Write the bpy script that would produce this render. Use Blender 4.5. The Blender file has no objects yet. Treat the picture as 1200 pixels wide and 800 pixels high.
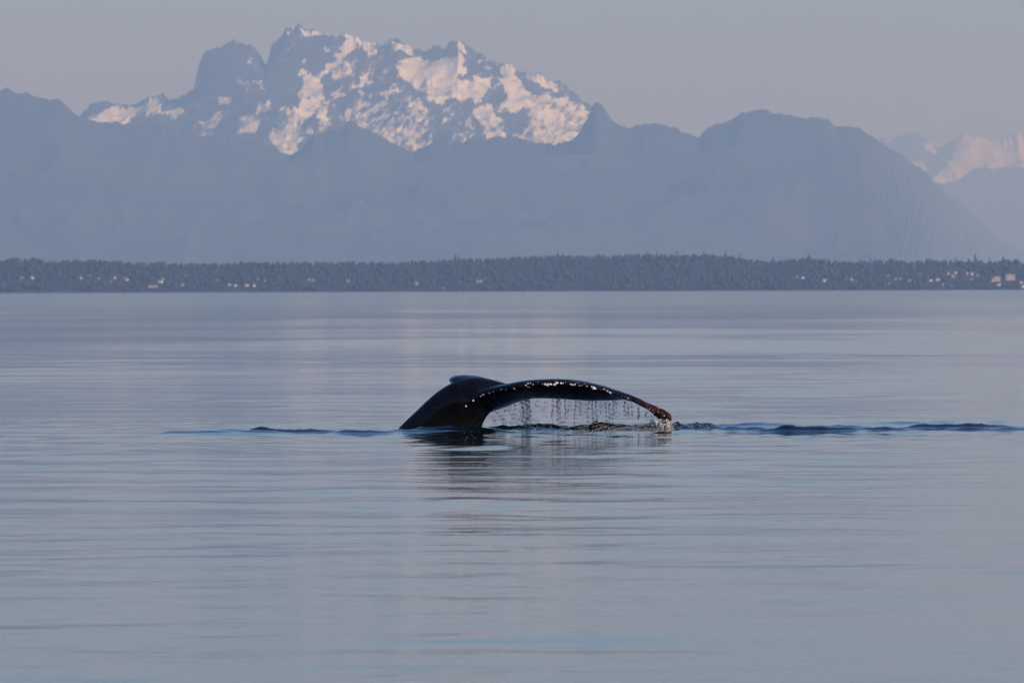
import bpy, bmesh, math, random
import numpy as np
from mathutils import Vector, Matrix
from mathutils.bvhtree import BVHTree

random.seed(7); rng = np.random.default_rng(7)
scn = bpy.context.scene
COL = scn.collection

# ------------------------------------------------------------------ camera
F = 10700.0            # focal length in 1200-px picture units
CAM_H = 1.82
ROLL = math.radians(-0.18)
HORIZON = 340.3
cam_d = bpy.data.cameras.new('camera'); cam = bpy.data.objects.new('camera', cam_d); COL.objects.link(cam)
cam_d.sensor_width = 36.0; cam_d.lens = 36.0 * F / 1200.0
cam_d.clip_start = 0.5; cam_d.clip_end = 250000
PITCH = math.atan((400 - HORIZON) / F)
cam.location = (0, 0, CAM_H)
CAMROT = Matrix.Rotation(math.pi / 2 - PITCH, 3, 'X') @ Matrix.Rotation(ROLL, 3, 'Z')
cam.rotation_euler = CAMROT.to_euler()
cam_d.dof.use_dof = True; cam_d.dof.focus_distance = 119.0; cam_d.dof.aperture_fstop = 13
scn.camera = cam
scn.cycles.volume_bounces = 3
R3 = np.array(CAMROT)

# ------------------------------------------------------------------ light
SUN_EL = math.radians(17.0); SUN_AZ = math.radians(130.0)      # clockwise from +Y (the view direction)
world = bpy.data.worlds.new('World'); scn.world = world; world.use_nodes = True
nt = world.node_tree; nt.nodes.clear()
wo = nt.nodes.new('ShaderNodeOutputWorld'); bg = nt.nodes.new('ShaderNodeBackground'); sky = nt.nodes.new('ShaderNodeTexSky')
sky.sky_type = 'NISHITA'; sky.sun_disc = False; sky.sun_elevation = SUN_EL; sky.sun_rotation = SUN_AZ
sky.air_density = 1.0; sky.dust_density = 0.0; sky.ozone_density = 7.0
bg.inputs['Strength'].default_value = 0.11
tint = nt.nodes.new('ShaderNodeMix'); tint.data_type = 'RGBA'; tint.blend_type = 'MULTIPLY'; tint.inputs['Factor'].default_value = 1.0; tint.inputs['B'].default_value = (1.0, 0.92, 1.06, 1)
nt.links.new(sky.outputs[0], tint.inputs['A']); nt.links.new(tint.outputs['Result'], bg.inputs[0]); nt.links.new(bg.outputs[0], wo.inputs[0])
sun_d = bpy.data.lights.new('sun', 'SUN'); sun = bpy.data.objects.new('sun', sun_d); COL.objects.link(sun)
sun_d.energy = 5.0; sun_d.angle = math.radians(0.5); sun_d.color = (1.0, 0.90, 0.82)
sdir = Vector((math.sin(SUN_AZ) * math.cos(SUN_EL), math.cos(SUN_AZ) * math.cos(SUN_EL), math.sin(SUN_EL)))
sun.rotation_euler = sdir.to_track_quat('Z', 'Y').to_euler(); sun.location = (0, -50, 200)

scn.view_settings.view_transform = 'Standard'; scn.view_settings.look = 'None'
scn.view_settings.gamma = 1.0; scn.view_settings.use_curve_mapping = False
scn.view_settings.exposure = -0.01
HAZE_ANISO = 0.2; HAZE_DENSITY = 4.3e-5; HAZE_COLOR = (0.42, 0.63, 1.0)

# ------------------------------------------------------------------ helpers
def p2w(px, py, y):
    """world point on the plane Y = y seen at photo pixel (px, py); arrays welcome"""
    px = np.asarray(px, float); py = np.asarray(py, float)
    v = np.stack([(px - 600) / F, -(py - 400) / F, -np.ones_like(px)], -1) @ R3.T
    s = y / v[..., 1]
    return v * s[..., None] + np.array([0, 0, CAM_H])

def w2p(P):
    c = (P - np.array([0, 0, CAM_H])) @ R3
    return 600 + F * c[..., 0] / -c[..., 2], 400 - F * c[..., 1] / -c[..., 2]

def _hash(ix, iy, s):
    n = (ix.astype(np.int64) * 374761393 + iy.astype(np.int64) * 668265263 + s * 1274126177) & 0xFFFFFFFF
    n = ((n ^ (n >> 13)) * 1274126177) & 0xFFFFFFFF
    return ((n ^ (n >> 16)) & 0xFFFFFF) / float(0xFFFFFF)

def vnoise(x, y, s=0):
    ix = np.floor(x); iy = np.floor(y); fx = x - ix; fy = y - iy
    fx = fx * fx * fx * (fx * (fx * 6 - 15) + 10); fy = fy * fy * fy * (fy * (fy * 6 - 15) + 10)
    a = _hash(ix, iy, s); b = _hash(ix + 1, iy, s); c = _hash(ix, iy + 1, s); d = _hash(ix + 1, iy + 1, s)
    return (a * (1 - fx) + b * fx) * (1 - fy) + (c * (1 - fx) + d * fx) * fy

def fbm(x, y, s=0, o=5, g=0.5):
    t = 0; a = 1; n = 0
    for k in range(o):
        t = t + a * (vnoise(x * 2 ** k + 17.3 * k, y * 2 ** k - 9.1 * k, s + k) * 2 - 1); n += a; a *= g
    return t / n

def ridged(x, y, s=0, o=5, g=0.5):
    t = 0; a = 1; n = 0
    for k in range(o):
        t = t + a * (1 - np.abs(vnoise(x * 2 ** k + 11.3 * k, y * 2 ** k + 5.1 * k, s + k) * 2 - 1) * 1.6); n += a; a *= g
    return t / n

def sstep(a, b, x):
    t = np.clip((x - a) / (b - a), 0, 1); return t * t * (3 - 2 * t)

def inpoly(px, py, poly):
    r = np.zeros(px.shape, bool); n = len(poly)
    for i in range(n):
        x0, y0 = poly[i]; x1, y1 = poly[(i + 1) % n]
        if y0 == y1: continue
        c = ((y0 > py) != (y1 > py)) & (px < (x1 - x0) * (py - y0) / (y1 - y0) + x0)
        r ^= c
    return r

def link(name, me, parent=None, mat=None, smooth=False):
    o = bpy.data.objects.new(name, me); COL.objects.link(o)
    if parent: o.parent = parent
    if mat and not me.materials: me.materials.append(mat)
    if smooth: me.shade_smooth()
    return o

def mesh_np(name, V, Fc):
    """V (n,3), Fc (m,k) with constant k"""
    me = bpy.data.meshes.new(name); V = np.asarray(V, np.float32); Fc = np.asarray(Fc, np.int32)
    me.vertices.add(len(V)); me.vertices.foreach_set('co', V.ravel())
    k = Fc.shape[1]; me.loops.add(Fc.size); me.loops.foreach_set('vertex_index', Fc.ravel())
    me.polygons.add(len(Fc)); me.polygons.foreach_set('loop_start', np.arange(0, Fc.size, k, dtype=np.int32))
    me.update(calc_edges=True); return me

def grid_faces(ny, nx):
    i = np.arange(ny * nx).reshape(ny, nx)
    return np.stack([i[:-1, :-1], i[:-1, 1:], i[1:, 1:], i[1:, :-1]], -1).reshape(-1, 4)

def attr(me, name, vals):
    a = me.attributes.new(name, 'FLOAT', 'POINT'); a.data.foreach_set('value', np.asarray(vals, np.float32).ravel())

def tag(o, label=None, cat=None, group=None, kind=None):
    if label: o['label'] = label
    if cat: o['category'] = cat
    if group: o['group'] = group
    if kind: o['kind'] = kind
    return o

def mat(name, col=(0.5, 0.5, 0.5), rough=0.6, **kw):
    m = bpy.data.materials.new(name); m.use_nodes = True
    b = m.node_tree.nodes['Principled BSDF']
    b.inputs['Base Color'].default_value = (*col, 1); b.inputs['Roughness'].default_value = rough
    for k, v in kw.items(): b.inputs[k].default_value = v
    return m, m.node_tree, b

def node(t, typ, **kw):
    n = t.nodes.new(typ)
    for k, v in kw.items(): setattr(n, k, v)
    return n

def noise(t, scale, detail=4, rough=0.55, coord=None):
    n = node(t, 'ShaderNodeTexNoise'); n.inputs['Scale'].default_value = scale
    n.inputs['Detail'].default_value = detail; n.inputs['Roughness'].default_value = rough
    tc = node(t, 'ShaderNodeNewGeometry') if coord is None else None
    t.links.new(coord or tc.outputs['Position'], n.inputs['Vector']); return n

def ramp(t, fac, stops):
    r = node(t, 'ShaderNodeValToRGB'); e = r.color_ramp.elements
    while len(e) < len(stops): e.new(0.5)
    for i, (p, c) in enumerate(stops): e[i].position = p; e[i].color = (*c, 1)
    t.links.new(fac, r.inputs[0]); return r

# ------------------------------------------------------------------ materials
# water
M_water, t, b = mat('sea_water', (0.003, 0.008, 0.013), 0.10, IOR=1.333)
g = node(t, 'ShaderNodeNewGeometry')
n1 = noise(t, 2.6, 3, 0.5, g.outputs['Position'])
bp = node(t, 'ShaderNodeBump'); bp.inputs['Strength'].default_value = 1.0; bp.inputs['Distance'].default_value = 0.005
t.links.new(n1.outputs['Fac'], bp.inputs['Height']); t.links.new(bp.outputs['Normal'], b.inputs['Normal'])
ar = node(t, 'ShaderNodeAttribute', attribute_name='wind')
mr = node(t, 'ShaderNodeMapRange'); mr.inputs['To Min'].default_value = 0.05; mr.inputs['To Max'].default_value = 0.115
t.links.new(ar.outputs['Fac'], mr.inputs['Value']); t.links.new(mr.outputs[0], b.inputs['Roughness'])

# forest floor / land
M_land, t, b = mat('wooded_land', (0.03, 0.04, 0.02), 0.9)
n1 = noise(t, 0.012, 5)
c = ramp(t, n1.outputs['Fac'], [(0.3, (0.016, 0.022, 0.013)), (0.7, (0.035, 0.04, 0.022))]); t.links.new(c.outputs[0], b.inputs['Base Color'])
M_sand, t, b = mat('beach_sand', (0.28, 0.24, 0.19), 0.9)
n1 = noise(t, 0.05, 4); c = ramp(t, n1.outputs['Fac'], [(0.35, (0.05, 0.045, 0.04)), (0.65, (0.13, 0.11, 0.09))]); t.links.new(c.outputs[0], b.inputs['Base Color'])
M_tree, t, b = mat('conifer_foliage', (0.03, 0.05, 0.025), 0.85)
n1 = noise(t, 0.06, 3); c = ramp(t, n1.outputs['Fac'], [(0.3, (0.014, 0.022, 0.014)), (0.7, (0.034, 0.042, 0.022))]); t.links.new(c.outputs[0], b.inputs['Base Color'])
M_bark, t, b = mat('conifer_bark', (0.06, 0.045, 0.035), 0.9)
n1 = noise(t, 4, 3); c = ramp(t, n1.outputs['Fac'], [(0.3, (0.04, 0.03, 0.022)), (0.7, (0.09, 0.065, 0.05))]); t.links.new(c.outputs[0], b.inputs['Base Color'])

# foothill forest
M_hill, t, b = mat('foothill_forest', (0.03, 0.04, 0.025), 0.95)
n1 = noise(t, 0.0016, 6, 0.6); c = ramp(t, n1.outputs['Fac'], [(0.35, (0.022, 0.032, 0.02)), (0.65, (0.055, 0.06, 0.04))]); t.links.new(c.outputs[0], b.inputs['Base Color'])
# mountain rock + snow
def mountain_mat(name, rock, snow):
    m, t, b = mat(name, rock, 0.85)
    a = node(t, 'ShaderNodeAttribute', attribute_name='snow')
    n1 = noise(t, 0.006, 5, 0.65)
    ad = node(t, 'ShaderNodeMath', operation='ADD'); mu = node(t, 'ShaderNodeMath', operation='MULTIPLY_ADD')
    mu.inputs[1].default_value = 0.9; mu.inputs[2].default_value = -0.45
    t.links.new(n1.outputs['Fac'], mu.inputs[0]); t.links.new(mu.outputs[0], ad.inputs[0]); t.links.new(a.outputs['Fac'], ad.inputs[1])
    ss = node(t, 'ShaderNodeMapRange', interpolation_type='SMOOTHSTEP'); ss.inputs['From Min'].default_value = 0.34; ss.inputs['From Max'].default_value = 0.80
    t.links.new(ad.outputs[0], ss.inputs['Value'])
    n2 = noise(t, 0.003, 5); cr = ramp(t, n2.outputs['Fac'], [(0.3, tuple(0.7 * k for k in rock)), (0.7, tuple(1.4 * k for k in rock))])
    mx = node(t, 'ShaderNodeMix', data_type='RGBA'); mx.inputs['B'].default_value = (*snow, 1)
    t.links.new(ss.outputs[0], mx.inputs['Factor']); t.links.new(cr.outputs[0], mx.inputs['A']); t.links.new(mx.outputs['Result'], b.inputs['Base Color'])
    return m
M_mount = mountain_mat('rock_and_snow', (0.05, 0.05, 0.055), (0.86, 0.84, 0.83))

# whale skin
M_skin, t, b = mat('wet_whale_skin', (0.004, 0.004, 0.005), 0.22, **{'Specular IOR Level': 0.2})
tc = node(t, 'ShaderNodeTexCoord')
n1 = noise(t, 5.0, 5, 0.6, tc.outputs['Object'])
c = ramp(t, n1.outputs['Fac'], [(0.3, (0.0022, 0.0022, 0.003)), (0.7, (0.006, 0.006, 0.0075))])
a = node(t, 'ShaderNodeAttribute', attribute_name='sunlit_crust')
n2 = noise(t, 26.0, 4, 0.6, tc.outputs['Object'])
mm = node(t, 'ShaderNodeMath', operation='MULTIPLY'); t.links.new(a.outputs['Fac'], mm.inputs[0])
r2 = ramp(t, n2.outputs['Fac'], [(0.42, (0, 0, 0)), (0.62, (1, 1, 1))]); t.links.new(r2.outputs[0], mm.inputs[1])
mx = node(t, 'ShaderNodeMix', data_type='RGBA'); mx.inputs['B'].default_value = (0.12, 0.042, 0.028, 1)  # reddish brown: barnacled skin with the warm sunlight on it painted in
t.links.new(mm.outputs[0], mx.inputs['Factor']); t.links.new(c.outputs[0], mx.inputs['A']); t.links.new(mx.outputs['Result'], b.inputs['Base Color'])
rr = ramp(t, n1.outputs['Fac'], [(0.3, (0.16,) * 3), (0.75, (0.34,) * 3)]); t.links.new(rr.outputs[0], b.inputs['Roughness'])
bp = node(t, 'ShaderNodeBump'); bp.inputs['Strength'].default_value = 0.25; bp.inputs['Distance'].default_value = 0.008
t.links.new(n2.outputs['Fac'], bp.inputs['Height']); t.links.new(bp.outputs['Normal'], b.inputs['Normal'])
M_barn, t, b = mat('barnacle_shell', (0.75, 0.70, 0.64), 0.6)
tc = node(t, 'ShaderNodeTexCoord'); n1 = noise(t, 60.0, 3, 0.6, tc.outputs['Object'])
c = ramp(t, n1.outputs['Fac'], [(0.3, (0.5, 0.42, 0.36)), (0.45, (0.90, 0.88, 0.85))]); t.links.new(c.outputs[0], b.inputs['Base Color'])
M_drop, t, b = mat('water_drops', (0.8, 0.8, 0.82), 0.02, IOR=1.333); b.inputs['Transmission Weight'].default_value = 0.65
n1 = noise(t, 300, 1); rr = ramp(t, n1.outputs['Fac'], [(0.3, (0.01,) * 3), (0.7, (0.06,) * 3)]); t.links.new(rr.outputs[0], b.inputs['Roughness'])
M_foam, t, b = mat('splash_foam', (0.75, 0.74, 0.73), 0.45)
n1 = noise(t, 40, 4); c = ramp(t, n1.outputs['Fac'], [(0.35, (0.22, 0.21, 0.22)), (0.6, (0.58, 0.55, 0.53))]); t.links.new(c.outputs[0], b.inputs['Base Color'])
b.inputs['Transmission Weight'].default_value = 0.35; b.inputs['IOR'].default_value = 1.333

M_splash = M_foam.copy(); M_splash.name = 'bright_splash'
for n_ in M_splash.node_tree.nodes:
    if n_.type == 'VALTORGB': n_.color_ramp.elements[0].color = (.5, .5, .5, 1); n_.color_ramp.elements[1].color = (.85, .84, .83, 1)

# ------------------------------------------------------------------ sea
WY = 119.0                                  # distance of the whale
ys = [-60000.0, -20000, -6000, -2000, -600, -200, -60, -10, 10, 20, 28]
y = 34.0
while y < 420:
    px = y * y / (F * CAM_H)
    d = 0.42 * px if y > 40 else 0.3
    if 115.5 < y < 120.5: d = min(d, 0.05)
    elif 112 < y < 123: d = min(d, 0.12)
    ys.append(y); y += max(d, 0.06)
while y < 15600: ys.append(y); y *= 1.012
ys += [15700, 16500]
ys = np.array(ys)
xs = [0.0]; d = 0.042
while xs[-1] < 60000:
    if xs[-1] > 7.0: d *= 1.06
    xs.append(xs[-1] + d)
xs = np.array(xs); xs = np.concatenate([-xs[:0:-1], xs])
X, Y = np.meshgrid(xs, ys)
DX = np.gradient(xs)[None, :]; DY = np.gradient(ys)[:, None]
Z = np.zeros_like(X)
near = (ys > 20) & (ys < 14000)
Xn, Yn = X[near], Y[near]
cell = np.maximum(np.minimum(DX, 1.2), DY[near])
slick = 0.40 + 1.15 * sstep(-0.25, 0.45, fbm(Xn / 2.6, Yn / 11.0, 31, 3))
Zw = np.zeros_like(Xn)
for k in range(64):
    lam = 0.6 * (6.0 / 0.6) ** rng.random()
    th = rng.normal(math.radians(95), math.radians(85))
    kk = 2 * math.pi / lam
    slope = 0.0022 * (lam / 2.0) ** 0.1
    Zw += slope / kk * np.sin(kk * (math.cos(th) * Xn + math.sin(th) * Yn) + rng.random() * 6.28) * sstep(2.2, 5.0, lam / cell)
Zw *= slick * sstep(20, 40, Yn) * (0.58 + 0.42 * sstep(45, 110, Yn))
# longer, wind-roughened undulation on the open water farther out
far_r = Yn[:, 0] > 130
Xf, Yf = Xn[far_r], Yn[far_r]; Zf = np.zeros_like(Xf); cf = cell[far_r]
for k in range(46):
    lam = 7.0 * (260.0 / 7.0) ** rng.random(); th = rng.normal(math.radians(92), math.radians(50)); kk = 2 * math.pi / lam
    Zf += 0.0013 / kk * np.sin(kk * (math.cos(th) * Xf + math.sin(th) * Yf) + rng.random() * 6.28) * sstep(2.0, 4.0, lam / cf)
Zw[far_r] += Zf * sstep(125, 270, Yf) * (0.35 + 1.1 * sstep(-0.3, 0.4, fbm(Xf / 30.0, Yf / 160.0, 91, 3)))
# rings running out from the tail
rad_ = np.hypot(Xn - 0.6, (Yn - 118.3)); dirn = np.arctan2(Yn - 118.3, Xn - 0.6)
for k in range(18):
    lam = rng.uniform(0.7, 2.6); kk = 2 * math.pi / lam; wob = 0.8 * np.sin(dirn * rng.integers(2, 7) + rng.random() * 6)
    if k > 8: wob = 1.6 * np.sin(Xn * rng.uniform(2.5, 9.0) + rng.random() * 6) + 0.5 * wob
    Zw += 0.0062 / kk * np.sin(kk * rad_ + wob + rng.random() * 6.28) * np.exp(-(rad_ / 13.0) ** 2) * sstep(2.2, 5.0, lam / cell)
# local disturbance round the tail: sharp ripples and the lumpy water pushed up by it
Zl = np.zeros_like(Xn)
def ridge(px0, px1, dist, h, sy, seed, jag=0.3, tilt=0.0):
    """low steep wave running across the view at distance dist, between two picture columns"""
    rows = np.abs(Yn[:, 0] - dist) < 5 * sy + abs(tilt) + 0.8
    xx, yy = Xn[rows], Yn[rows]
    x0, x1 = (px0 - 600) / F * dist, (px1 - 600) / F * dist
    x1d = xx[:1]; u = (x1d - x0) / (x1 - x0)
    env = sstep(0, 0.25, u) * (1 - sstep(0.55, 1.0, u))
    s_ = sy * (0.46 if px0 > 780 and sy < .5 else 0.62); yc = dist + tilt * (u - 0.5) + min(0.3, 2 * sy) * fbm(x1d * 1.1, x1d * 0 + seed, seed, 3)
    hh = h * env * (1 + jag * 2.0 * fbm(x1d * 2.1, x1d * 0 + seed * 3.1, seed + 5, 5, 0.65))
    dy = np.abs(yy - yc) / s_
    fine = 1 + (0.45 * fbm(xx * 6.0, yy * 4.0, seed + 9, 4, 0.6) if sy < .5 and px0 > 540 else 0)
    if px0 < 460: hh = h * env * 0.8 * (1 + 0.12 * fbm(x1d * 1.2, x1d * 0 + seed, seed + 5, 2))
    elif px0 > 790: hh = hh * 0.72
    Zl[rows] += np.maximum(hh * fine, 0) * np.exp(-0.5 * dy ** 1.35)
L = [(560, 700, 118.5, .075, .13, 1, .25, 0), (640, 880, 118.3, .085, .14, 2, .5, .2), (690, 800, 117.9, .05, .10, 3, .8, 0),
     (770, 870, 118.6, .07, .14, 4, .6, -.3), (820, 960, 117.8, .05, .16, 5, .3, .3), (870, 1040, 117.3, .085, .17, 6, .35, .2),
     (960, 1100, 117.5, .06, .16, 7, .4, -.3), (1030, 1240, 119.4, .085, .30, 8, .2, .5), (1080, 1300, 118.0, .055, .15, 9, .4, .3),
     (900, 1060, 120.6, .05, .25, 10, .3, .6), (800, 960, 121.8, .05, .35, 11, .2, .8), (980, 1300, 123.5, .05, .4, 12, .2, 1.0),
     (285, 420, 117.8, .06, .10, 13, .15, -.6), (286, 328, 117.95, .055, .10, 20, .1, .05), (170, 300, 116.9, .045, .20, 14, .15, .2), (235, 360, 117.3, .05, .18, 15, .15, -.2),
     (380, 480, 117.0, .055, .15, 16, .2, .4), (430, 640, 117.5, .05, .13, 17, .3, 0), (150, 480, 115.9, .03, .30, 18, .2, .5),
     (470, 600, 118.3, .05, .10, 19, .5, 0)]
L += [(215, 325, 152.5, .020, 1.2, 31, .2, .5), (222, 262, 283.0, .020, 2.5, 32, .2, 0), (30, 70, 200.0, .02, 1.6, 33, .2, 0), (1025, 1110, 182.0, .022, 1.5, 34, .2, .5), (850, 970, 133.0, .018, .9, 35, .2, .6),
      (330, 390, 143.0, .014, 1.1, 36, .2, .3), (760, 830, 152.0, .014, 1.2, 37, .2, .3), (985, 1140, 87.5, .012, .7, 38, .2, .4), (920, 1230, 60.0, .008, .5, 39, .2, .5), (360, 620, 57.5, .007, .5, 40, .2, .4), (80, 260, 70.0, .008, .6, 41, .2, .5), (0, 60, 117.0, .012, .8, 42, .2, .3)]
for q_ in L: ridge(*q_)
ch = np.exp(-((Yn - 118.5) / 1.1) ** 2) * sstep(-0.7, 0.0, Xn) * (1 - sstep(2.3, 3.4, Xn))
Zl += ch * 0.028 * fbm(Xn * 4.5, Yn * 4.5, 77, 4)
Z[near] = Zw + Zl
V = np.stack([X, Y, Z], -1).reshape(-1, 3)
me = mesh_np('sea', V, grid_faces(len(ys), len(xs)))
attr(me, 'wind', sstep(90, 2500, np.hypot(X, Y)))
sea = link('sea', me, None, M_water, True); tag(sea, 'calm grey blue sea with faint streaks of ripple', 'sea', kind='structure')

# ------------------------------------------------------------------ terrain
def interp(pts, x):
    p = np.array(pts, float); return np.interp(x, p[:, 0], p[:, 1])

# far shore
SHORE = 15000.0
SKY_SHORE = [(-700, 303), (-300, 302), (0, 303), (22, 301), (48, 301), (52, 305), (90, 303), (140, 303), (150, 305), (235, 307), (300, 305.5), (400, 305),
             (430, 303.5), (500, 302.5), (535, 300), (600, 299.5), (650, 297), (700, 296), (850, 296), (865, 298.5), (880, 302), (900, 303),
             (940, 301), (955, 300), (985, 302), (1000, 304), (1050, 303), (1070, 305), (1090, 303), (1140, 304), (1180, 303), (1200, 304), (1500, 301), (1900, 304)]
TREE_H = 11.5
def land_z(x, y):
    px = 600 + x / (SHORE + 650) * F
    top = p2w(px, interp(SKY_SHORE, px), np.full_like(px, SHORE + 650))[..., 2] - TREE_H
    s = y - SHORE - 40 * fbm(x / 260, y * 0 + 3.3, 5, 3)
    z = -1.2 + 2.2 * sstep(-5, 12, s) + (top - 1) * (0.25 * sstep(12, 120, s) + 0.75 * sstep(60, 640, s)) + 2.0 * fbm(x / 90, y / 90, 9, 4) * sstep(20, 200, s)
    return z - 12 * sstep(800, 3000, s)
lx = np.linspace(-2600, 2600, 420); ly = np.concatenate([np.linspace(SHORE - 80, SHORE + 160, 26), np.linspace(SHORE + 175, SHORE + 900, 30), np.geomspace(SHORE + 1000, 90000, 20)])
LX, LY = np.meshgrid(lx, ly)
LX = LX * np.where(LY > SHORE + 1000, 1 + (LY - SHORE - 1000) / 4000, 1)
LZ = land_z(np.clip(LX, -2600, 2600), LY)
me = mesh_np('far_shore', np.stack([LX, LY, LZ], -1).reshape(-1, 3), grid_faces(len(ly), len(lx)))
me.materials.append(M_land); me.materials.append(M_sand)
fz = LZ[:-1, :-1].ravel(); mi = np.where(fz < 1.6, 1, 0).astype(np.int32)
me.polygons.foreach_set('material_index', mi)
tag(link('far_shore', me, None, None, True), 'low wooded shore across the water', 'shore', kind='structure')

# mountains: crest line seen at a distance, flanks running towards the sea
def range_mesh(name, crest_pts, dist, depth, base_z, px0, px1, nx, ny, amp, seed, nscale, keep=0.97, jag=1.2, recede=0):
    px = np.linspace(px0, px1, nx)
    if recede: dist = dist + recede * sstep(1000, 1190, px)
    cp0 = interp(crest_pts, px); cp = cp0 + jag * fbm(px / 8, px * 0 + seed, seed, 5, 0.6)
    crest = p2w(px, cp, np.full(nx, 1.0) * dist)
    v = np.concatenate([np.linspace(0, 1, ny), 1 + np.linspace(0.03, 0.5, 10)])[:, None]
    x = np.broadcast_to(crest[:, 0], (len(v), nx)); yv = dist - depth + depth * v + 0 * x
    s = np.where(v <= 1, 0.30 * v + 0.70 * v ** 1.5, 1 - 1.3 * (v - 1))
    k_ = np.exp(-0.5 * (np.arange(-60, 61) / 24.0) ** 2); k_ /= k_.sum()
    cz = p2w(px, cp0, np.full(nx, 1.0) * dist)[:, 2]; soft = np.convolve(np.pad(cz, 60, mode='edge'), k_, 'valid'); soft = np.convolve(np.pad(soft, 60, mode='edge'), k_, 'valid')
    wv = sstep(0.72, 0.97, np.minimum(v, 1)); wj = sstep(0.93, 1.0, np.minimum(v, 1)); cz = (cz * wv + soft * (1 - wv)) * (1 - wj) + crest[:, 2] * wj
    z = base_z + (cz - base_z) * s
    rn = ridged(x / nscale + 0.25 * fbm(x / nscale, yv / nscale, seed + 3, 3), yv / (nscale * 0.75), seed, 6, 0.55)
    env = np.clip(np.sin(np.clip(v, 0, 1) * math.pi), 0, 1) ** 0.7
    z = z + amp * env * (rn - 0.35) + amp * 0.06 * fbm(x / 120, yv / 120, seed + 9, 3) * env
    cap = CAM_H + (crest[:, 2] - CAM_H) * yv / dist * (keep + (1 - keep) * np.clip(v, 0, 1))
    z = np.where(v < 1, np.minimum(z, cap), z)
    P = np.stack([x, yv, z], -1)
    return P, mesh_np(name, P.reshape(-1, 3), grid_faces(len(v), nx))

FOOT = [(-400, 118), (-150, 100), (0, 105), (8, 105), (30, 109), (45, 114), (68, 116), (80, 128), (86, 134), (100, 139), (115, 143), (150, 146), (180, 147), (215, 152),
        (235, 159), (260, 160), (290, 163), (310, 171), (335, 181), (350, 176), (366, 160), (380, 156), (392, 150), (400, 149), (412, 143), (430, 152), (450, 162), (472, 175),
        (485, 178), (500, 170), (520, 167), (545, 165), (560, 162), (600, 160), (612, 164), (640, 170), (665, 167), (678, 158), (686, 142), (694, 124), (700, 121), (707, 125),
        (715, 137), (724, 146), (736, 150), (745, 149), (753, 145), (779, 146), (790, 150), (802, 156), (811, 159.5), (820, 159.5), (830, 151), (853, 141), (868, 132),
        (885, 130.5), (900, 131), (906, 135), (925, 134), (950, 138), (970, 139), (980, 149), (1007, 151), (1020, 158), (1035, 168), (1065, 188), (1085, 202), (1105, 222),
        (1130, 243), (1150, 260), (1175, 281), (1200, 298), (1240, 306), (1600, 308)]
P, me = range_mesh('foothills', FOOT, 45000, 3600, 60, -400, 1600, 1000, 90, 260, 11, 1500, 0.93, 4.5, 34000.0)
tag(link('foothills', me, None, M_hill, True), 'blue wooded foothills below the snow mountain', 'hills', kind='structure')

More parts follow.
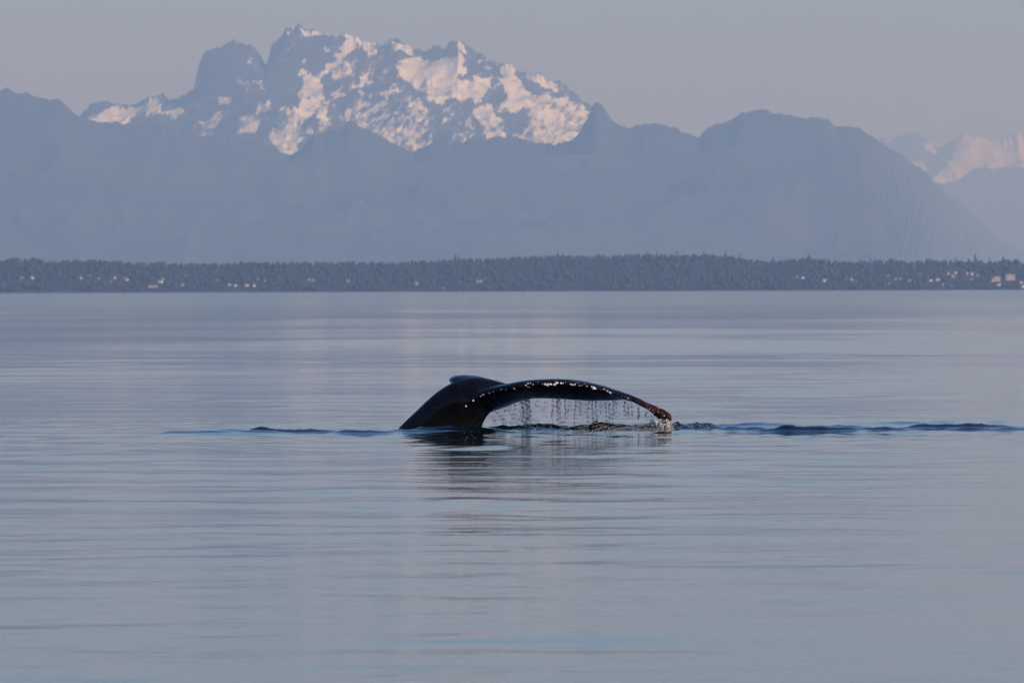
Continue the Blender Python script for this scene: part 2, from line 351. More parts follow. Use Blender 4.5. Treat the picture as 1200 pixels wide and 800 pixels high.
SNOWTOP = [(-60, 180), (60, 160), (95, 136), (105, 126), (118, 119), (140, 124), (160, 123), (175, 112), (190, 109), (200, 117), (213, 113), (228, 103), (232, 80), (238, 67), (252, 56),
           (275, 50), (292, 50), (300, 58), (308, 70), (312, 74), (318, 55), (330, 40), (343, 32), (350, 31), (356, 33), (362, 35), (385, 39), (405, 38), (412, 41), (430, 47),
           (440, 52), (450, 50), (465, 46), (480, 54), (490, 57), (510, 57), (525, 53), (533, 50), (537, 47), (541, 51), (548, 57), (560, 60), (572, 69), (585, 74), (595, 74),
           (605, 80), (625, 86), (645, 93), (660, 100), (672, 110), (685, 121), (700, 132), (720, 160), (760, 200), (820, 230)]
SNOW = [  # (cover, polygon) outlines of the snowfields
    (1.0, [(95, 139), (105, 134), (130, 127), (150, 124), (160, 124), (168, 122), (178, 111), (192, 110), (196, 122), (205, 124), (216, 133), (208, 142), (195, 134), (180, 136), (160, 135), (157, 146), (140, 147), (120, 145)]),
    (.8, [(208, 111), (216, 111), (215, 117), (208, 116)]), (.6, [(226, 102), (231, 80), (234, 80), (232, 102)]),
    (.9, [(259, 112), (272, 110), (273, 116), (266, 123), (258, 121)]), (.75, [(235, 142), (250, 140), (255, 133), (265, 136), (254, 148), (242, 160), (234, 162)]),
    (.8, [(279, 92), (284, 92), (285, 97), (294, 98), (294, 104), (280, 103)]), (.9, [(298, 95), (307, 95), (306, 102), (299, 102)]), (.8, [(293, 67), (303, 69), (303, 72), (294, 71)]),
    (.85, [(279, 136), (288, 138), (298, 132), (301, 118), (310, 124), (305, 140), (300, 154), (280, 158)]), (.8, [(309, 122), (317, 120), (315, 142), (310, 143)]),
    (1., [(357, 92), (370, 87), (379, 100), (381, 117), (370, 129), (358, 136), (350, 148), (345, 150), (350, 132), (349, 120), (352, 108)]),
    (.9, [(326, 126), (350, 124), (349, 140), (345, 149), (364, 148), (366, 156), (355, 166), (345, 180), (335, 184), (322, 174), (313, 160), (322, 152), (324, 135)]),
    (.9, [(326, 42), (333, 36), (349, 28), (349, 32), (335, 40)]), (1., [(352, 32), (376, 34), (375, 42), (353, 41)]), (.9, [(375, 37), (404, 36), (404, 44), (376, 42)]),
    (.8, [(339, 55), (343, 54), (342, 62), (340, 62)]), (.8, [(328, 68), (336, 66), (337, 71), (330, 72)]), (.8, [(352, 72), (361, 71), (361, 75), (353, 75)]), (.9, [(352, 84), (361, 84), (361, 89), (353, 89)]),
    (.9, [(402, 42), (416, 38), (438, 50), (441, 62), (432, 66), (425, 56), (410, 58), (402, 74), (378, 94), (372, 88), (390, 70), (398, 58)]),
    (.8, [(378, 53), (388, 56), (392, 62), (382, 60)]), (.85, [(392, 74), (408, 70), (412, 82), (402, 96), (391, 92)]), (.85, [(434, 83), (437, 98), (422, 105), (407, 103), (416, 96)]),
    (.7, [(420, 108), (440, 110), (440, 114), (422, 113)]), (.75, [(442, 107), (466, 104), (464, 114), (443, 114)]), (.7, [(388, 112), (400, 105), (398, 116), (390, 118)]),
    (.8, [(375, 122), (386, 118), (388, 150), (374, 157), (370, 155)]),
    (.68, [(415, 116), (430, 122), (460, 118), (480, 112), (500, 120), (511, 150), (503, 170), (480, 185), (462, 172), (440, 160), (420, 150), (405, 140), (398, 130), (412, 126)]),
    (.95, [(455, 48), (470, 47), (492, 60), (482, 66), (472, 60), (462, 60)]),
    (.95, [(458, 74), (480, 69), (500, 68), (541, 68), (546, 82), (532, 92), (545, 94), (577, 91), (573, 108), (560, 120), (535, 117), (510, 119), (495, 112), (484, 104), (470, 88)]),
    (.95, [(533, 58), (535, 44), (541, 50), (549, 60), (545, 63)]), (.8, [(566, 80), (576, 79), (576, 84), (566, 84)]), (.8, [(571, 68), (576, 72), (574, 76), (571, 73)]),
    (.5, [(508, 128), (535, 122), (536, 138), (520, 144), (510, 142)]), (.55, [(538, 136), (550, 134), (556, 150), (552, 168), (538, 168)]),
    (.95, [(553, 128), (575, 122), (584, 142), (592, 154), (604, 166), (566, 166), (569, 150), (556, 138)]),
    (.95, [(583, 78), (599, 75), (612, 95), (615, 125), (610, 133), (584, 132), (590, 122), (596, 112), (585, 98)]),
    (.9, [(618, 88), (632, 88), (656, 102), (652, 107), (635, 102), (622, 94)]),
    (.82, [(611, 100), (630, 111), (672, 115), (682, 121), (699, 134), (687, 140), (678, 165), (660, 174), (645, 174), (625, 170), (611, 166), (610, 150), (622, 140), (612, 120)]),
]
def snow_attr(P, polys, seed, amp=10.0, spots=1):
    px, py = w2p(P); acc = np.zeros(px.shape)
    jx = amp * fbm(px / 10, py / 10, seed, 5, 0.72); jy = amp * fbm(px / 10, py / 10, seed + 20, 5, 0.72)
    for cov, poly in polys:
        acc = np.maximum(acc, cov * inpoly(px + jx, py + jy, poly))
    mott = fbm(px / 5.5 + py / 14, py / 4.5, seed + 40, 5, 0.72)
    streak = fbm((px + py) / 4.0, (py - px * .6) / 11.0, seed + 60, 5, 0.72)
    a = np.where(acc > 0, acc - 0.12 + 0.75 * (mott * 0.65 + streak * 0.6) * (1.22 - acc) * 2.2, 0.0)
    a = np.where(acc > 0, a, 0.60 * (mott + 0.9 * streak > 0.36 + 0.2 * (px < 390)) * (px > 225) * spots)
    return np.clip(a, 0, 1)
P, me = range_mesh('snow_mountain', SNOWTOP, 51000, 2900, 420, -60, 820, 900, 260, 230, 23, 950, 0.975, 7.0)
attr(me, 'snow', snow_attr(P, SNOW, 3))
tag(link('snow_mountain', me, None, M_mount, True), 'rugged mountain with pink lit snowfields', 'mountain', kind='structure')

FAR = [(900, 230), (980, 190), (1020, 165), (1035, 160), (1050, 158), (1065, 155), (1080, 160), (1095, 168), (1110, 170), (1122, 160), (1135, 157), (1150, 163), (1170, 165), (1185, 163), (1192, 156), (1200, 162), (1260, 150), (1400, 175), (1550, 220)]
FSNOW = [(.85, [(1034, 160), (1046, 160), (1044, 170), (1036, 168)]), (.85, [(1078, 168), (1096, 168), (1098, 180), (1084, 176)]), (.8, [(1066, 186), (1084, 190), (1086, 202), (1074, 200)]),
         (.95, [(1120, 164), (1135, 156), (1160, 164), (1185, 162), (1192, 154), (1300, 150), (1420, 190), (1300, 205), (1190, 198), (1150, 198), (1115, 214), (1088, 214), (1102, 200), (1116, 186)])]
P, me = range_mesh('distant_snow_range', FAR, 99000, 4500, 200, 900, 1550, 420, 160, 330, 41, 1500, 0.96, 6.0)
attr(me, 'snow', snow_attr(P, FSNOW, 13, 6, 0))
tag(link('distant_snow_range', me, None, M_mount, True), 'faint distant snow range fading into haze', 'mountain', kind='structure')

# ------------------------------------------------------------------ houses on the far shore
def ground_hit(px, py):
    for s in np.arange(10, 640, 4.0):
        q = p2w(px, py, SHORE + s)
        if land_z(np.array([q[0]]), np.array([q[1]]))[0] >= q[2]: return q
    return q

def boxmesh(name, w, d, h, z0=0.0):
    bm = bmesh.new(); bmesh.ops.create_cube(bm, size=1, matrix=Matrix.Translation((0, 0, z0 + h / 2)) @ Matrix.Diagonal((w, d, h, 1)))
    me = bpy.data.meshes.new(name); bm.to_mesh(me); bm.free(); return me
def roofmesh(name, w, d, h, z0, o=0.5):
    w2, d2 = w / 2 + o, d / 2 + o
    V = [(-w2, -d2, z0 - .15), (w2, -d2, z0 - .15), (w2, d2, z0 - .15), (-w2, d2, z0 - .15), (-w2, 0, z0 + h), (w2, 0, z0 + h)]
    me = bpy.data.meshes.new(name); me.from_pydata(V, [], [(0, 1, 5, 4), (2, 3, 4, 5), (1, 2, 5), (3, 0, 4), (0, 3, 2, 1)]); return me
def paint(name, col):
    m, t, b = mat(name, col, 0.8); n1 = noise(t, 0.5, 3)
    c = ramp(t, n1.outputs['Fac'], [(0.3, tuple(k * 0.85 for k in col)), (0.7, col)]); t.links.new(c.outputs[0], b.inputs['Base Color']); return m
M_walls = {'white': paint('white_siding', (0.74, 0.73, 0.71)), 'cream': paint('cream_siding', (0.52, 0.44, 0.38)), 'grey': paint('grey_siding', (0.36, 0.37, 0.39))}
M_roof = paint('slate_roof', (0.10, 0.10, 0.115)); M_pane = mat('window_glass', (0.02, 0.03, 0.04), 0.08)[0]
def house_label(px, py, w, key):
    size = 'wide' if w >= 7 else ('tiny' if w <= 4 else 'small')
    col = {'white': 'white', 'cream': 'cream', 'grey': 'pale grey'}[key]
    if px < 60: where = 'alone in forest far beyond the hamlet'
    elif px < 165: where = 'in the hamlet beside the long low shed'
    elif px < 240: where = 'just above the long low shed'
    elif px < 320: where = 'on the beach past the long low shed' if py > 333 else 'up the slope behind the beach houses'
    elif px < 600: where = {362: 'with a neighbour, nearest the hamlet in the dense forest', 367: 'with a neighbour, nearest the hamlet in the dense forest', 408: 'alone in the forest between hamlet and bare ridge', 519: 'at the water edge below the bare ridge'}.get(px, 'in the dense forest below the twin conifers')
    elif px < 1010: where = 'on the thinly built wooded stretch before the village'
    elif px < 1085: where = 'at the outer end of the village with apartment blocks'
    elif px < 1150: where = 'in the middle of the village with apartment blocks'
    else: where = 'right beside the cream apartment blocks'
    return f'{size} {col} house {where}'
HM = {}
for key in M_walls:
    w = boxmesh('wall', 1, 1, 1); w.materials.append(M_walls[key])
    r = roofmesh('roof', 1, 1, 0.45, 1.0, 0.06); r.materials.append(M_roof)
    p = boxmesh('window', 0.16, 0.02, 0.3, 0.4); p.materials.append(M_pane)
    HM[key] = (w, r, p)
house_rects = []
def house(px, py, w, h, key):
    lw = w; w *= 0.82; h *= 0.82
    q = ground_hit(px, py)
    e = bpy.data.objects.new('house', None); COL.objects.link(e); tag(e, house_label(px, py, lw, key), 'house', 'houses scattered along the far shore')
    e.location = (q[0], q[1], q[2] - 0.5); e.scale = (w, w * 0.8, h); e.rotation_euler.z = random.uniform(-0.4, 0.4)
    wm, rm, pm = HM[key]
    link('wall', wm, e); link('roof', rm, e)
    for k in (-0.25, 0.25):
        o = link('window', pm, e); o.location = (k, -0.505, 0)
    house_rects.append((px - w * F / q[1] / 2 - 1, px + w * F / q[1] / 2 + 1, py - h * F / q[1] * 1.1, py + 1, q[1]))
HS = [(38, 327.5, 5, 7, 'white'), (25, 327, 5, 5, 'grey'), (95, 327, 6, 5, 'grey'), (106, 324, 4, 3.5, 'grey'), (116, 327.5, 5, 4, 'grey'), (130, 330.5, 4, 3, 'grey'), (134.5, 327, 4.5, 6, 'white'),
      (146, 328, 4, 5, 'cream'), (149, 329, 4, 6, 'white'), (170, 331, 4, 4, 'grey'), (188, 331.5, 8, 6, 'white'), (191, 328, 4, 4, 'white'), (214, 335, 6, 4, 'cream'), (218, 324, 4, 3, 'grey'),
      (254, 329, 5, 3, 'cream'), (269, 335, 5, 4.5, 'white'), (276, 335.5, 6, 4, 'white'), (289, 335.5, 9, 4.5, 'cream'), (298, 336, 5, 5, 'white'), (302, 328, 4, 4, 'grey'), (310, 330, 5, 2.5, 'grey'),
      (362, 329, 6, 5, 'grey'), (367, 329.5, 5, 4, 'grey'), (408, 331, 6, 6, 'grey'), (488, 334, 6, 7, 'cream'), (519, 338.5, 5, 3, 'grey'), (560, 331, 6, 5, 'cream'), (564, 331, 5, 5, 'grey'),
      (934, 326, 5, 5, 'grey'), (941, 326.5, 6, 4, 'white'), (966, 330, 5, 5, 'white'), (969, 328, 4, 3, 'grey'), (998, 329, 6, 5, 'cream'), (1003, 330, 4, 3, 'grey'),
      (1041, 324, 4, 3.5, 'cream'), (1042, 333, 4, 3, 'cream'), (1050, 328, 5, 4, 'cream'), (1056, 328, 6, 4.5, 'white'), (1066, 329.5, 5, 4, 'cream'), (1078, 322, 4, 3, 'grey'),
      (1091, 330, 6, 5, 'white'), (1099, 329, 8, 5, 'white'), (1105, 334, 5, 3, 'grey'), (1111, 322, 5, 5, 'cream'), (1117, 325, 7, 6, 'cream'), (1120, 320.5, 5, 4, 'white'), (1134, 322, 6, 5, 'white'),
      (1139, 322.5, 6, 5.5, 'cream'), (1138, 329, 6, 4, 'grey'), (1146, 323.5, 5, 4, 'grey'), (1163, 330, 6, 5, 'cream'), (1170.5, 335, 6, 5.5, 'white'), (1197, 332, 6, 4.5, 'white'), (1199, 337, 7, 5, 'white'), (1115, 336, 4, 3, 'grey')]
for h in HS: house(*h)
# larger blocks
def block(name, px, py, w, d, h, key, label, floors, bays, flat=True):
    q = ground_hit(px, py); e = bpy.data.objects.new(name, None); COL.objects.link(e); e.location = (q[0], q[1], q[2] - 1)
    tag(e, label, 'building')
    link('wall', boxmesh('wall', w, d, h + 1), e, M_walls[key])
    link('roof', boxmesh('roof', w + .8, d + .8, .6, h + 1) if flat else roofmesh('roof', w, d, h * .5, h + 1), e, M_roof)
    wm = boxmesh('window', w / bays * .5, .2, h / floors * .5); wm.materials.append(M_pane)
    for f in range(floors):
        for k in range(bays):
            o = link('window', wm, e); o.location = ((k + .5) * w / bays - w / 2, -d / 2 - .02, 1 + (f + .3) * h / floors)
    house_rects.append((px - w * F / q[1] / 2 - 1, px + w * F / q[1] / 2 + 1, py - h * F / q[1] * 1.1, py + 1, q[1]))
block('apartment_building', 1184, 328.5, 15, 10, 10, 'cream', 'tall cream apartment block standing above the houses on far shore', 3, 4)
block('apartment_building', 1168, 329.5, 12, 9, 8, 'cream', 'lower cream apartment block beside the tallest one on far shore', 2, 4)
block('boat_shed', 179, 336.5, 15, 8, 3.2, 'cream', 'long low pale shed at the water edge of far shore', 1, 5, False)

# ------------------------------------------------------------------ trees on the far shore
def conifer_template(seed, sides=6, tiers=3):
    r = np.random.default_rng(seed); V = []; Fc = []
    for k in range(tiers):
        z0 = 0.08 + 0.28 * k; z1 = min(1.0, z0 + 0.46); rad = 0.30 * (1 - 0.27 * k)
        b0 = len(V)
        for s in range(sides):
            a = 6.283 * s / sides + r.uniform(-.2, .2); q = rad * r.uniform(.7, 1.25)
            V.append((q * math.cos(a), q * math.sin(a), z0 + r.uniform(-.04, .05)))
        V.append((r.uniform(-.02, .02), r.uniform(-.02, .02), z1))
        for s in range(sides): Fc.append((b0 + s, b0 + (s + 1) % sides, b0 + sides))
    return np.array(V), np.array(Fc)
def round_template(seed):
    r = np.random.default_rng(seed); bm = bmesh.new(); bmesh.ops.create_icosphere(bm, subdivisions=1, radius=0.5)
    V = np.array([v.co[:] for v in bm.verts]) * r.uniform(.75, 1.2, (len(bm.verts), 1)); Fc = np.array([[v.index for v in f.verts] for f in bm.faces]); bm.free()
    V[:, :2] *= 0.75; V[:, 2] = V[:, 2] * 0.9 + 0.5; return V, Fc
TT = [conifer_template(k) for k in range(6)] + [round_template(k) for k in range(50, 53)]
N = 17000
tx = rng.uniform(-2300, 2300, N); ty = SHORE + 25 + 760 * rng.random(N) ** 1.25
dens = fbm(tx / 140, ty / 90, 61, 3)
ok = dens + rng.uniform(-.45, .85, N) > -0.35
tz = land_z(tx, ty)
th_ = TREE_H * rng.uniform(.5, 1.0, N) * (1 + .45 * fbm(tx / 75, ty / 120, 71, 3))
ppx, ppb = w2p(np.stack([tx, ty, tz], -1)); ppt = w2p(np.stack([tx, ty, tz + th_], -1))[1]
for (a0, a1, b0, b1, hy) in house_rects:
    ok &= ~((ppx > a0 - 2) & (ppx < a1 + 2) & (ppt < b1) & (ppb > b0) & (ty < hy + 6))
    ok &= ~((np.abs(ppx - (a0 + a1) / 2) < (a1 - a0) / 2 + 3) & (np.abs(ty - hy) < 9))
idx = np.nonzero(ok)[0]; VV = []; FF = []; off = 0
for i in idx:
    V, Fc = TT[rng.integers(0, len(TT)) if rng.random() < .4 else rng.integers(6, 9) if rng.random() < .55 else rng.integers(0, 6)]
    a = rng.random() * 6.283; ca, sa = math.cos(a), math.sin(a); wd = th_[i] * rng.uniform(.8, 1.3)
    Q = np.empty_like(V); Q[:, 0] = (V[:, 0] * ca - V[:, 1] * sa) * wd + tx[i]; Q[:, 1] = (V[:, 0] * sa + V[:, 1] * ca) * wd + ty[i]; Q[:, 2] = V[:, 2] * th_[i] + tz[i] - .8
    VV.append(Q); FF.append(Fc + off); off += len(V)
forest = link('forest', mesh_np('forest', np.concatenate(VV), np.concatenate(FF)), None, M_tree)
tag(forest, 'dark hazy forest covering the far shore', 'forest', kind='stuff')
# the few trees that stand clear of the skyline
cm = mesh_np('crown', *conifer_template(101, 9, 3)); cm.materials.append(M_tree)
bm = bmesh.new(); bmesh.ops.create_cone(bm, segments=7, radius1=.022, radius2=.008, depth=.8, matrix=Matrix.Translation((0, 0, .35))); tm = bpy.data.meshes.new('trunk'); bm.to_mesh(tm); bm.free(); tm.materials.append(M_bark)
RIDGE_N = 0
for (px, top, hh, wd) in [(515, 301, 17, .7), (533.5, 296.5, 20, .55), (537, 297, 19, .6), (654, 292.5, 20, .55), (770, 292.5, 20, .5), (793, 293, 19, .6), (825, 293, 20, .6), (850, 293, 20, .6),
                          (867, 296.5, 19, .7), (948, 297.5, 20, 1.1), (1008, 301, 18, .7), (1020, 301, 18, .6), (1120, 300.5, 18, .6), (1135, 301, 18, .8), (1143, 295.5, 23, .65), (1160, 301, 18, .6), (1176, 299.5, 19, 1.0), (906, 300, 18, .7)]:
    yy = SHORE + 660; q = p2w(px, top, yy); gz = float(land_z(np.array([q[0]]), np.array([yy]))[0]) - 1
    hh = max(hh, q[2] - gz)
    e = bpy.data.objects.new('conifer', None); COL.objects.link(e); e.location = (q[0], yy, q[2] - hh); e.scale = (hh * wd, hh * wd, hh)
    lab = {533.5: 'one of twin slim conifers side by side on the forest skyline', 537: 'one of twin slim conifers side by side on the forest skyline', 1143: 'tallest slim conifer on the skyline above the village houses',
           948: 'broad crowned conifer on the skyline above the thinly built stretch', 1176: 'broad crowned conifer on the skyline above the apartment blocks'}.get(px)
    if 600 < px < 880:
        lab = f"{['first', 'second', 'third', 'fourth', 'fifth', 'sixth'][RIDGE_N]} slim conifer along the bare wooded ridge, counted from the twin conifers"; RIDGE_N += 1
    if not lab:
        lab = 'slim conifer on the skyline ' + ('of the long bare wooded ridge' if 600 < px < 880 else 'above the village with apartment blocks' if px > 1100 else 'at the outer end of the village' if px > 1000 else 'of the dense forest beside the wooded ridge')
    tag(e, lab, 'tree', 'conifers that rise above the forest skyline')
    link('crown', cm, e); link('trunk', tm, e)

# ------------------------------------------------------------------ whale tail
S = F / WY                                   # picture px per metre at the whale
WL = 504.0                                   # waterline row
def lx_(px): return (px - 600) / S
def lz_(py): return (WL - py) / S
def loft(bm, rings):
    R = [[bm.verts.new(p) for p in r] for r in rings]; n = len(R[0])
    for a, b_ in zip(R[:-1], R[1:]):
        for i in range(n): bm.faces.new((a[i], a[(i + 1) % n], b_[(i + 1) % n], b_[i]))
    bm.faces.new(R[0][::-1]); bm.faces.new(R[-1])
def catmull(rows, k=6):
    A = np.array(rows, float); out = []
    n = len(A)
    for i in range(n - 1):
        p0, p1, p2, p3 = A[max(i - 1, 0)], A[i], A[i + 1], A[min(i + 2, n - 1)]
        for j in range(k):
            u = j / k
            out.append(0.5 * (2 * p1 + (p2 - p0) * u + (2 * p0 - 5 * p1 + 4 * p2 - p3) * u * u + (3 * p1 - p0 - 3 * p2 + p3) * u ** 3))
    out.append(A[-1]); return np.array(out)
bm = bmesh.new()
# tail stock: (left px, left py, right px, right py, half thickness m, depth offset m)
ST = [(360, 640, 530, 660, .50, .75), (405, 580, 548, 595, .44, .52), (433, 541, 557, 545, .38, .34), (465, 503, 564, 503, .33, .20), (483, 485, 571, 487, .31, .10), (505, 464.5, 583, 476, .28, -.01),
      (523, 451.5, 597, 468, .23, -.02), (540, 444.5, 604, 462, .18, .02), (562, 442, 608, 457, .13, .06), (582, 446, 606, 453, .06, .10)]
rings = []
for (l0, l1, r0, r1, bh, yo) in catmull(ST):
    c = np.array([(lx_(l0) + lx_(r0)) / 2, yo, (lz_(l1) + lz_(r1)) / 2]); h = np.array([(lx_(r0) - lx_(l0)) / 2, 0, (lz_(r1) - lz_(l1)) / 2])
    ring = []
    for k in range(28):
        a = 2 * math.pi * k / 28; ca, sa = math.cos(a), math.sin(a)
        keel = 1 - 0.35 * abs(ca) ** 3
        ring.append(tuple(c + h * ca + np.array([0, bh * sa * keel, 0])))
    rings.append(ring)
loft(bm, rings)
# near lobe: px, top py, leading-edge py, bottom py, chord m, leading-edge depth m
LOB = [(536, 462, 480, 492, .55, -.22), (548, 459, 473, 488, .62, -.30), (562, 455, 464, 482, .78, -.42), (576, 451.5, 459, 476.5, .88, -.54), (590, 449, 456, 470.5, .96, -.64), (605, 446, 453, 467.2, 0.99, -0.71),
       (625, 444, 450.5, 466.8, 0.97, -0.76), (650, 443.3, 449, 468, 0.92, -0.82), (675, 445.5, 450, 469.3, 0.84, -0.88), (700, 451, 455, 469, 0.74, -0.94), (720, 457, 461.5, 468.5, 0.65, -0.99), (735, 462, 467, 471, .50, -.97),
       (746, 466.6, 471.5, 476, .40, -.99), (757, 472, 477, 481.5, .32, -1.02), (767, 476.2, 482.5, 490, .26, -1.04), (775, 479.3, 486, 493, .21, -1.05), (780.5, 481.5, 487.5, 493, .17, -1.05), (784, 484.2, 488, 491.5, .10, -1.05)]
rings = []
for (px, u, le, lo, ch_, yl) in catmull(LOB):
    x = lx_(px); zu, zl, zo = lz_(u), lz_(le), lz_(lo)
    prof = [(0, zl), (.02, zl + .45 * (zu - zl)), (.08, zl + .80 * (zu - zl)), (.18, zu - .03 * (zu - zl)), (.32, zu), (.5, zu - .12 * (zu - zo)), (.7, zu - .38 * (zu - zo)), (.88, zu - .70 * (zu - zo)), (1.0, zo + .012 + .04 * (zu - zo)),
            (1.0, zo - .004), (.85, zo), (.68, zo + .0), (.5, zo + .10 * (zl - zo)), (.32, zo + .32 * (zl - zo)), (.16, zo + .58 * (zl - zo)), (.05, zo + .82 * (zl - zo))]
    rings.append([(x + .22 * f_ * ch_, yl + f_ * ch_, z) for f_, z in prof])
loft(bm, rings)
# far lobe running away from the camera: y, leading px, leading py, trailing px, trailing py, top py
FL = [(-.05, 550, 455, 590, 462, 452), (.10, 541, 451.5, 592, 457, 447), (.25, 532, 447.5, 592, 453, 442.5), (.42, 526.5, 445, 591, 450.5, 439.8), (.65, 525, 445, 588, 450, 439.3), (.95, 526, 447, 583, 451, 441), (1.3, 529, 450, 574, 453, 444.5),
      (1.7, 533, 455, 563, 458, 450.5), (2.1, 537, 461, 553, 463, 458), (2.35, 541, 466, 549, 467, 464.5), (2.45, 543, 468, 546, 468.5, 467.5)]
rings = []
for (yy, l0, l1, r0, r1, tp) in catmull(FL):
    a = np.array([lx_(l0), lz_(l1)]); b_ = np.array([lx_(r0), lz_(r1)]); top = lz_(tp) - max(a[1], b_[1])
    ring = []
    for f_, up in [(0, 0), (.03, .45), (.12, .85), (.28, 1.0), (.5, .85), (.75, .45), (1, .05), (1.0, -.12), (.75, -.35), (.5, -.6), (.28, -.7), (.1, -.55), (.02, -.25)]:
        q = a + (b_ - a) * f_; base = max(a[1], b_[1]) if up > .6 else q[1]
        ring.append((q[0], yy + .25 * f_, q[1] + up * max(top + (max(a[1], b_[1]) - q[1]), .02) if up > 0 else q[1] + up * .09))
    rings.append(ring)
loft(bm, rings)
bmesh.ops.recalc_face_normals(bm, faces=bm.faces)
tmp = bpy.data.meshes.new('tmp'); bm.to_mesh(tmp); bm.free()
to = bpy.data.objects.new('tmp', tmp); COL.objects.link(to)
md = to.modifiers.new('r', 'REMESH'); md.mode = 'VOXEL'; md.voxel_size = 0.014
md = to.modifiers.new('s', 'SMOOTH'); md.iterations = 3; md.factor = 0.5
dg = bpy.context.evaluated_depsgraph_get(); wme = bpy.data.meshes.new_from_object(to.evaluated_get(dg)); wme.name = 'humpback_whale'
bpy.data.objects.remove(to); wme.materials.clear()
n = len(wme.vertices); co = np.empty(n * 3, np.float32); wme.vertices.foreach_get('co', co); co = co.reshape(-1, 3)
nr = np.empty(n * 3, np.float32); wme.vertices.foreach_get('normal', nr); nr = nr.reshape(-1, 3)
# lumpy, scarred tip and leading edge
tipd = sstep(lx_(742), lx_(772), co[:, 0])
lump = fbm(co[:, 0] * 26, co[:, 2] * 26 + co[:, 1] * 19, 5, 3)
co = co + nr * (0.013 * tipd * lump + 0.003 * fbm(co[:, 0] * 9, co[:, 2] * 9 + co[:, 1] * 7, 15, 3))[:, None]
wme.vertices.foreach_set('co', co.astype(np.float32).ravel()); wme.update()
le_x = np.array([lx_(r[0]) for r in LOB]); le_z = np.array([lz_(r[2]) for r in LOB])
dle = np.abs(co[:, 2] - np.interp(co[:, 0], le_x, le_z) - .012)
sunlit_crust = np.clip(np.exp(-(dle / .018) ** 2) * sstep(lx_(605), lx_(640), co[:, 0]) * (co[:, 1] < 0) * .55 * sstep(-.15, .35, fbm(co[:, 0] * 5, co[:, 1] * 0, 8, 2)) + tipd * .9, 0, 1)  # mask for barnacled tip and edge, their sunlit red put into the colour
attr(wme, 'sunlit_crust', sunlit_crust)
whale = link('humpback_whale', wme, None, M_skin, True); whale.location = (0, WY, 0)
tag(whale, 'black humpback whale tail lifting from the water with one fluke arched over', 'whale')

bvh = BVHTree.FromPolygons([Vector(v) for v in co], [tuple(p.vertices) for p in wme.polygons])
def barn_mesh(seed):
    r = random.Random(seed); bm = bmesh.new()
    for k in range(r.randint(2, 4)):
        cx, cy = r.uniform(-.7, .7), r.uniform(-.7, .7); R0 = r.uniform(.45, .8); h = r.uniform(.35, .6); n_ = 7
        lo = [bm.verts.new((cx + R0 * math.cos(6.283 * i / n_) * r.uniform(.85, 1.1), cy + R0 * math.sin(6.283 * i / n_) * r.uniform(.85, 1.1), -.25)) for i in range(n_)]
        hi = [bm.verts.new((cx + .5 * R0 * math.cos(6.283 * i / n_), cy + .5 * R0 * math.sin(6.283 * i / n_), h * r.uniform(.85, 1.1))) for i in range(n_)]
        ce = bm.verts.new((cx, cy, h * .55))
        for i in range(n_):
            j = (i + 1) % n_; bm.faces.new((lo[i], lo[j], hi[j], hi[i])); bm.faces.new((hi[i], hi[j], ce))
    me = bpy.data.meshes.new('barnacle'); bm.to_mesh(me); bm.free(); me.materials.append(M_barn); return me
BM = [barn_mesh(k) for k in range(6)]
BP = [(546, 475, 1.1), (554, 469, 1.2), (555.5, 468, 1.1), (563, 463, .8), (566, 461.8, .9), (573.5, 460, .5), (578, 458.5, .4), (587, 455.7, .5), (593, 455.7, .6), (601.5, 454.3, .8), (603, 455.2, .5), (616, 450.5, .7), (618.5, 448.5, .8),
      (621, 448.2, .7), (625, 449.5, .9), (617.5, 452.5, .6), (620, 452.8, .6), (639, 449.6, 1.2), (641.5, 450, 1.5), (644, 449.6, 1.4), (646.5, 449.2, 1.5), (649, 448.8, 1.6), (651.5, 448, 1.4), (653, 447.6, 1.0), (657, 448.2, 1.1), (659, 448.5, .9),
      (636, 449, .8), (667.5, 449, .9), (669, 450.2, 1.1), (671, 450.4, 1.1), (673, 449.4, .9), (676, 447.6, .6), (678.5, 451, .9), (680.5, 450.6, .6), (687, 452, .8), (693, 452.5, .9), (695, 453.8, 1.5), (696.5, 455, 1.2), (694, 454.6, 1.0), (706.5, 455, .7),
      (707.5, 455.5, .6), (711, 457.5, .8), (713.5, 459.3, 1.2), (714.5, 460.2, .9), (723, 461, .4), (734.5, 465.6, .7), (737, 468.2, .7), (738.5, 469, .6), (745, 472.8, .9), (746, 474, 1.1), (757, 477.5, .7), (759, 478.2, .7), (765, 482, .6), (768, 487.5, 1.2), (767, 490, 1.3),
      (763, 480, .6), (770, 481.5, .7), (776, 486, .8), (630, 447, .4), (662, 447.2, .4), (684, 449.2, .4)]
for i, (px, py, sz) in enumerate(BP):
    o_ = Vector((lx_(px), -6, lz_(py))); hit, nn, fi, ds = bvh.ray_cast(o_, Vector((0, 1, 0)))
    if hit is None: continue
    ob = link('barnacle', BM[i % 6], whale); ob.location = hit
    ob.rotation_euler = nn.to_track_quat('Z', 'Y').to_euler(); k = sz * 0.0135; ob.scale = (k * random.uniform(.9, 1.3), k, k * .8)

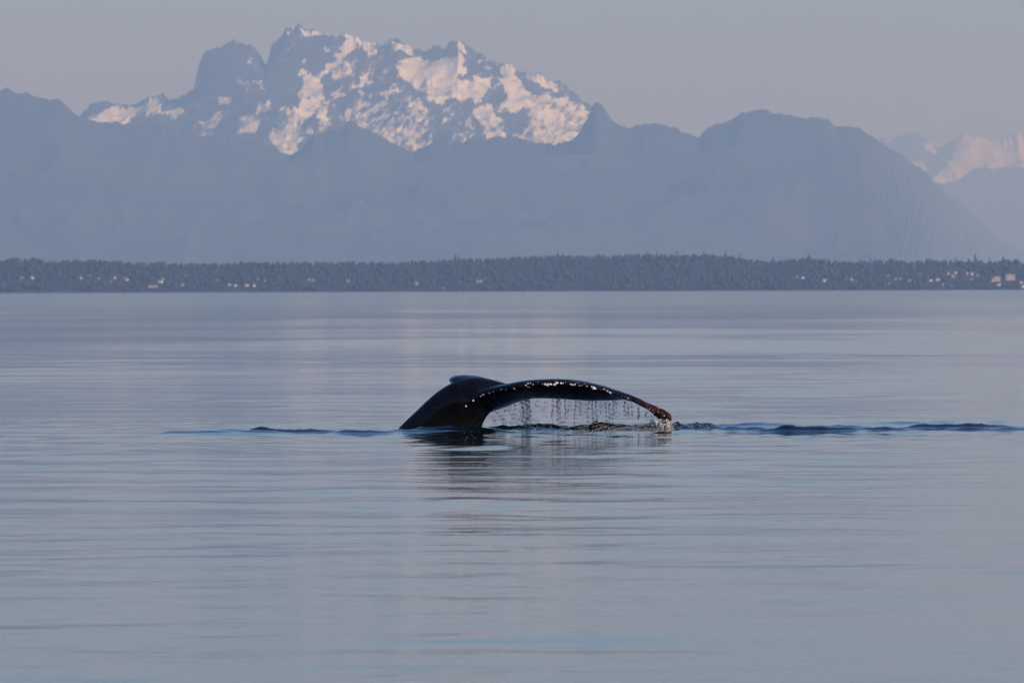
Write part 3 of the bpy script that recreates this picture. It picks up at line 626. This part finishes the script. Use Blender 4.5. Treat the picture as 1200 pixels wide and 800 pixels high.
# ------------------------------------------------------------------ falling water and splash
bm = bmesh.new(); bmesh.ops.create_icosphere(bm, subdivisions=1, radius=1)
IV = np.array([v.co[:] for v in bm.verts]); IF = np.array([[v.index for v in f.verts] for f in bm.faces]); bm.free()
def drops(name, C, Rr, stretch, m, label, cat, smooth=True):
    V = IV[None] * Rr[:, None, None]; V = V * np.stack([np.ones_like(stretch), np.ones_like(stretch), stretch], -1)[:, None, :] + C[:, None, :]
    Fc = IF[None] + (np.arange(len(C)) * len(IV))[:, None, None]
    o = link(name, mesh_np(name, V.reshape(-1, 3), Fc.reshape(-1, 3)), None, m, smooth); tag(o, label, cat, kind='stuff'); return o
lowx = np.array([r[0] for r in LOB]); lowz = np.array([r[3] for r in LOB])
STREAMS = [(575, 6, .6, 60), (580, 4, .9, 80), (586, 4, .95, 90), (592, 4, .95, 100), (598, 4, .95, 100), (604, 4, .95, 90), (609, 2, 1, 90), (612.5, 2.2, 1, 330), (616.5, 2.2, 1, 420), (620, 1.4, 1, 260), (628, 5, .5, 25), (638, 5, .6, 40), (648, 2, .8, 80), (653, 1.6, 1, 150), (656, 1.5, .95, 120),
           (662, 1.2, .95, 120), (667, 3, .6, 40), (674, 1.4, 1, 150), (679, 1.5, .6, 60), (684, 3, .5, 50), (689, 1.6, .9, 90), (694, 1.4, .9, 120), (698, 1.4, 1, 140), (704, 3, .5, 40), (709, 1.4, .9, 110), (713, 1.5, .8, 110), (718, 1.4, .85, 110),
           (721, 2, .6, 60), (731, 1.5, .55, 90), (735, 1.5, .6, 80), (739, 1.3, .6, 70), (747, 1.2, .6, 110), (756, 2, .5, 60), (763, 2.5, .8, 70), (640, 30, .9, 120), (700, 40, .9, 200)]
C = []; Rr = []; Sx = []
for (px, wd, ln, cnt) in STREAMS:
    cnt = int(cnt * 1.0); f_ = rng.random(cnt) ** 1.15 * ln; f_ = f_ + .03 * np.sin(f_ * 40 + px); p = rng.normal(px, wd * .5, cnt) * 1.0 + (.6 + wd * .25) * np.sin(f_ * 5 + px * 1.7) * f_ * 1.6 + rng.normal(0, .9, cnt) * f_; p = np.clip(p, 569, 770)
    zt = lz_(np.interp(p, lowx, lowz)); zz = zt - f_ * (zt - .03)
    # the water leaves the rear (lowest) edge of the lobe
    chord = np.interp(p, lowx, [r[4] for r in LOB]); yl = np.interp(p, lowx, [r[5] for r in LOB])
    C.append(np.stack([lx_(p) + .2 * chord * 0, WY + yl + chord * rng.uniform(.72, 1.0, cnt), zz], -1))
    Rr.append(0.0015 + .0034 * rng.random(cnt) ** 2); Sx.append(rng.uniform(1.2, 5.5, cnt))
drops('falling_water', np.concatenate(C), np.concatenate(Rr), np.concatenate(Sx), M_drop, 'thin streams of water drops falling from the arched fluke', 'water drops')
# splash where the tip touches the water: a torn column with spray round it
C = []; Rr = []
for k in range(44):
    p0 = 765 + 18 * rng.random(); n_ = int(rng.integers(10, 34)); a = rng.random(n_) ** .8; top_ = lz_(490) * rng.uniform(.45, 1.1)
    p = p0 + rng.normal(0, 2.5) * (1 - a) * 1.6 + rng.normal(0, .7, n_); d_ = rng.normal(0, .05) + rng.normal(0, .012, n_)
    C.append(np.stack([lx_(p), WY - .97 + d_, a * top_ - .01], -1)); Rr.append(.003 + .009 * rng.random(n_) ** 1.6)
n_ = 260; C.append(np.stack([lx_(rng.normal(776, 8, n_)), WY - .98 + rng.normal(0, .12, n_), np.abs(rng.normal(.03, .05, n_))], -1)); Rr.append(rng.uniform(.002, .006, n_))
C = np.concatenate(C); Rr = np.concatenate(Rr)
drops('splash', C, Rr, rng.uniform(.9, 1.8, len(C)), M_splash, 'white splash of water round the fluke tip', 'splash')
# froth riding on the broken water under the arch
zi = lambda x, y: 0
tree_x = Xn[0]; yrow = Yn[:, 0]
def sea_z(x, y):
    i = np.clip(np.searchsorted(yrow, y), 0, len(yrow) - 1); j = np.clip(np.searchsorted(tree_x, x), 0, len(tree_x) - 1); return (Zw + Zl)[i, j]
def froth(n_, p0, p1, pk, y0, y1):
    p = p0 + (p1 - p0) * rng.beta(pk, 2, n_); d = rng.uniform(y0, y1, n_); x = (p - 600) / F * d
    z = sea_z(x, d); w = rng.random(n_) < np.clip(z / .06, .05, 1); return np.stack([x, d, z + .002], -1)[w]
C = np.concatenate([froth(5200, 650, 800, 2.2, 117.6, 118.7), froth(500, 775, 860, 1.2, 118.1, 118.9), froth(160, 590, 660, 2, 118.2, 118.8)])
drops('froth', C, .0022 + .008 * rng.random(len(C)) ** 2.2, rng.uniform(.35, .8, len(C)), M_foam, 'speckled froth on the broken water under the fluke', 'froth')

# ------------------------------------------------------------------ haze
bm = bmesh.new(); bmesh.ops.create_cube(bm, size=1, matrix=Matrix.Translation((0, 20000, 1147.5)) @ Matrix.Diagonal((170000, 170000, 2305, 1)))
hm = bpy.data.meshes.new('haze'); bm.to_mesh(hm); bm.free()
m = bpy.data.materials.new('haze_air'); m.use_nodes = True; t = m.node_tree; t.nodes.clear()
out = node(t, 'ShaderNodeOutputMaterial'); pv = node(t, 'ShaderNodeVolumePrincipled')
pv.inputs['Color'].default_value = (*HAZE_COLOR, 1); pv.inputs['Absorption Color'].default_value = (1, 1, 1, 1); pv.inputs['Density'].default_value = HAZE_DENSITY
pv.inputs['Anisotropy'].default_value = HAZE_ANISO
t.links.new(pv.outputs[0], out.inputs['Volume'])
tag(link('haze', hm, None, m), 'thin blue evening haze over the water', 'haze', kind='stuff')
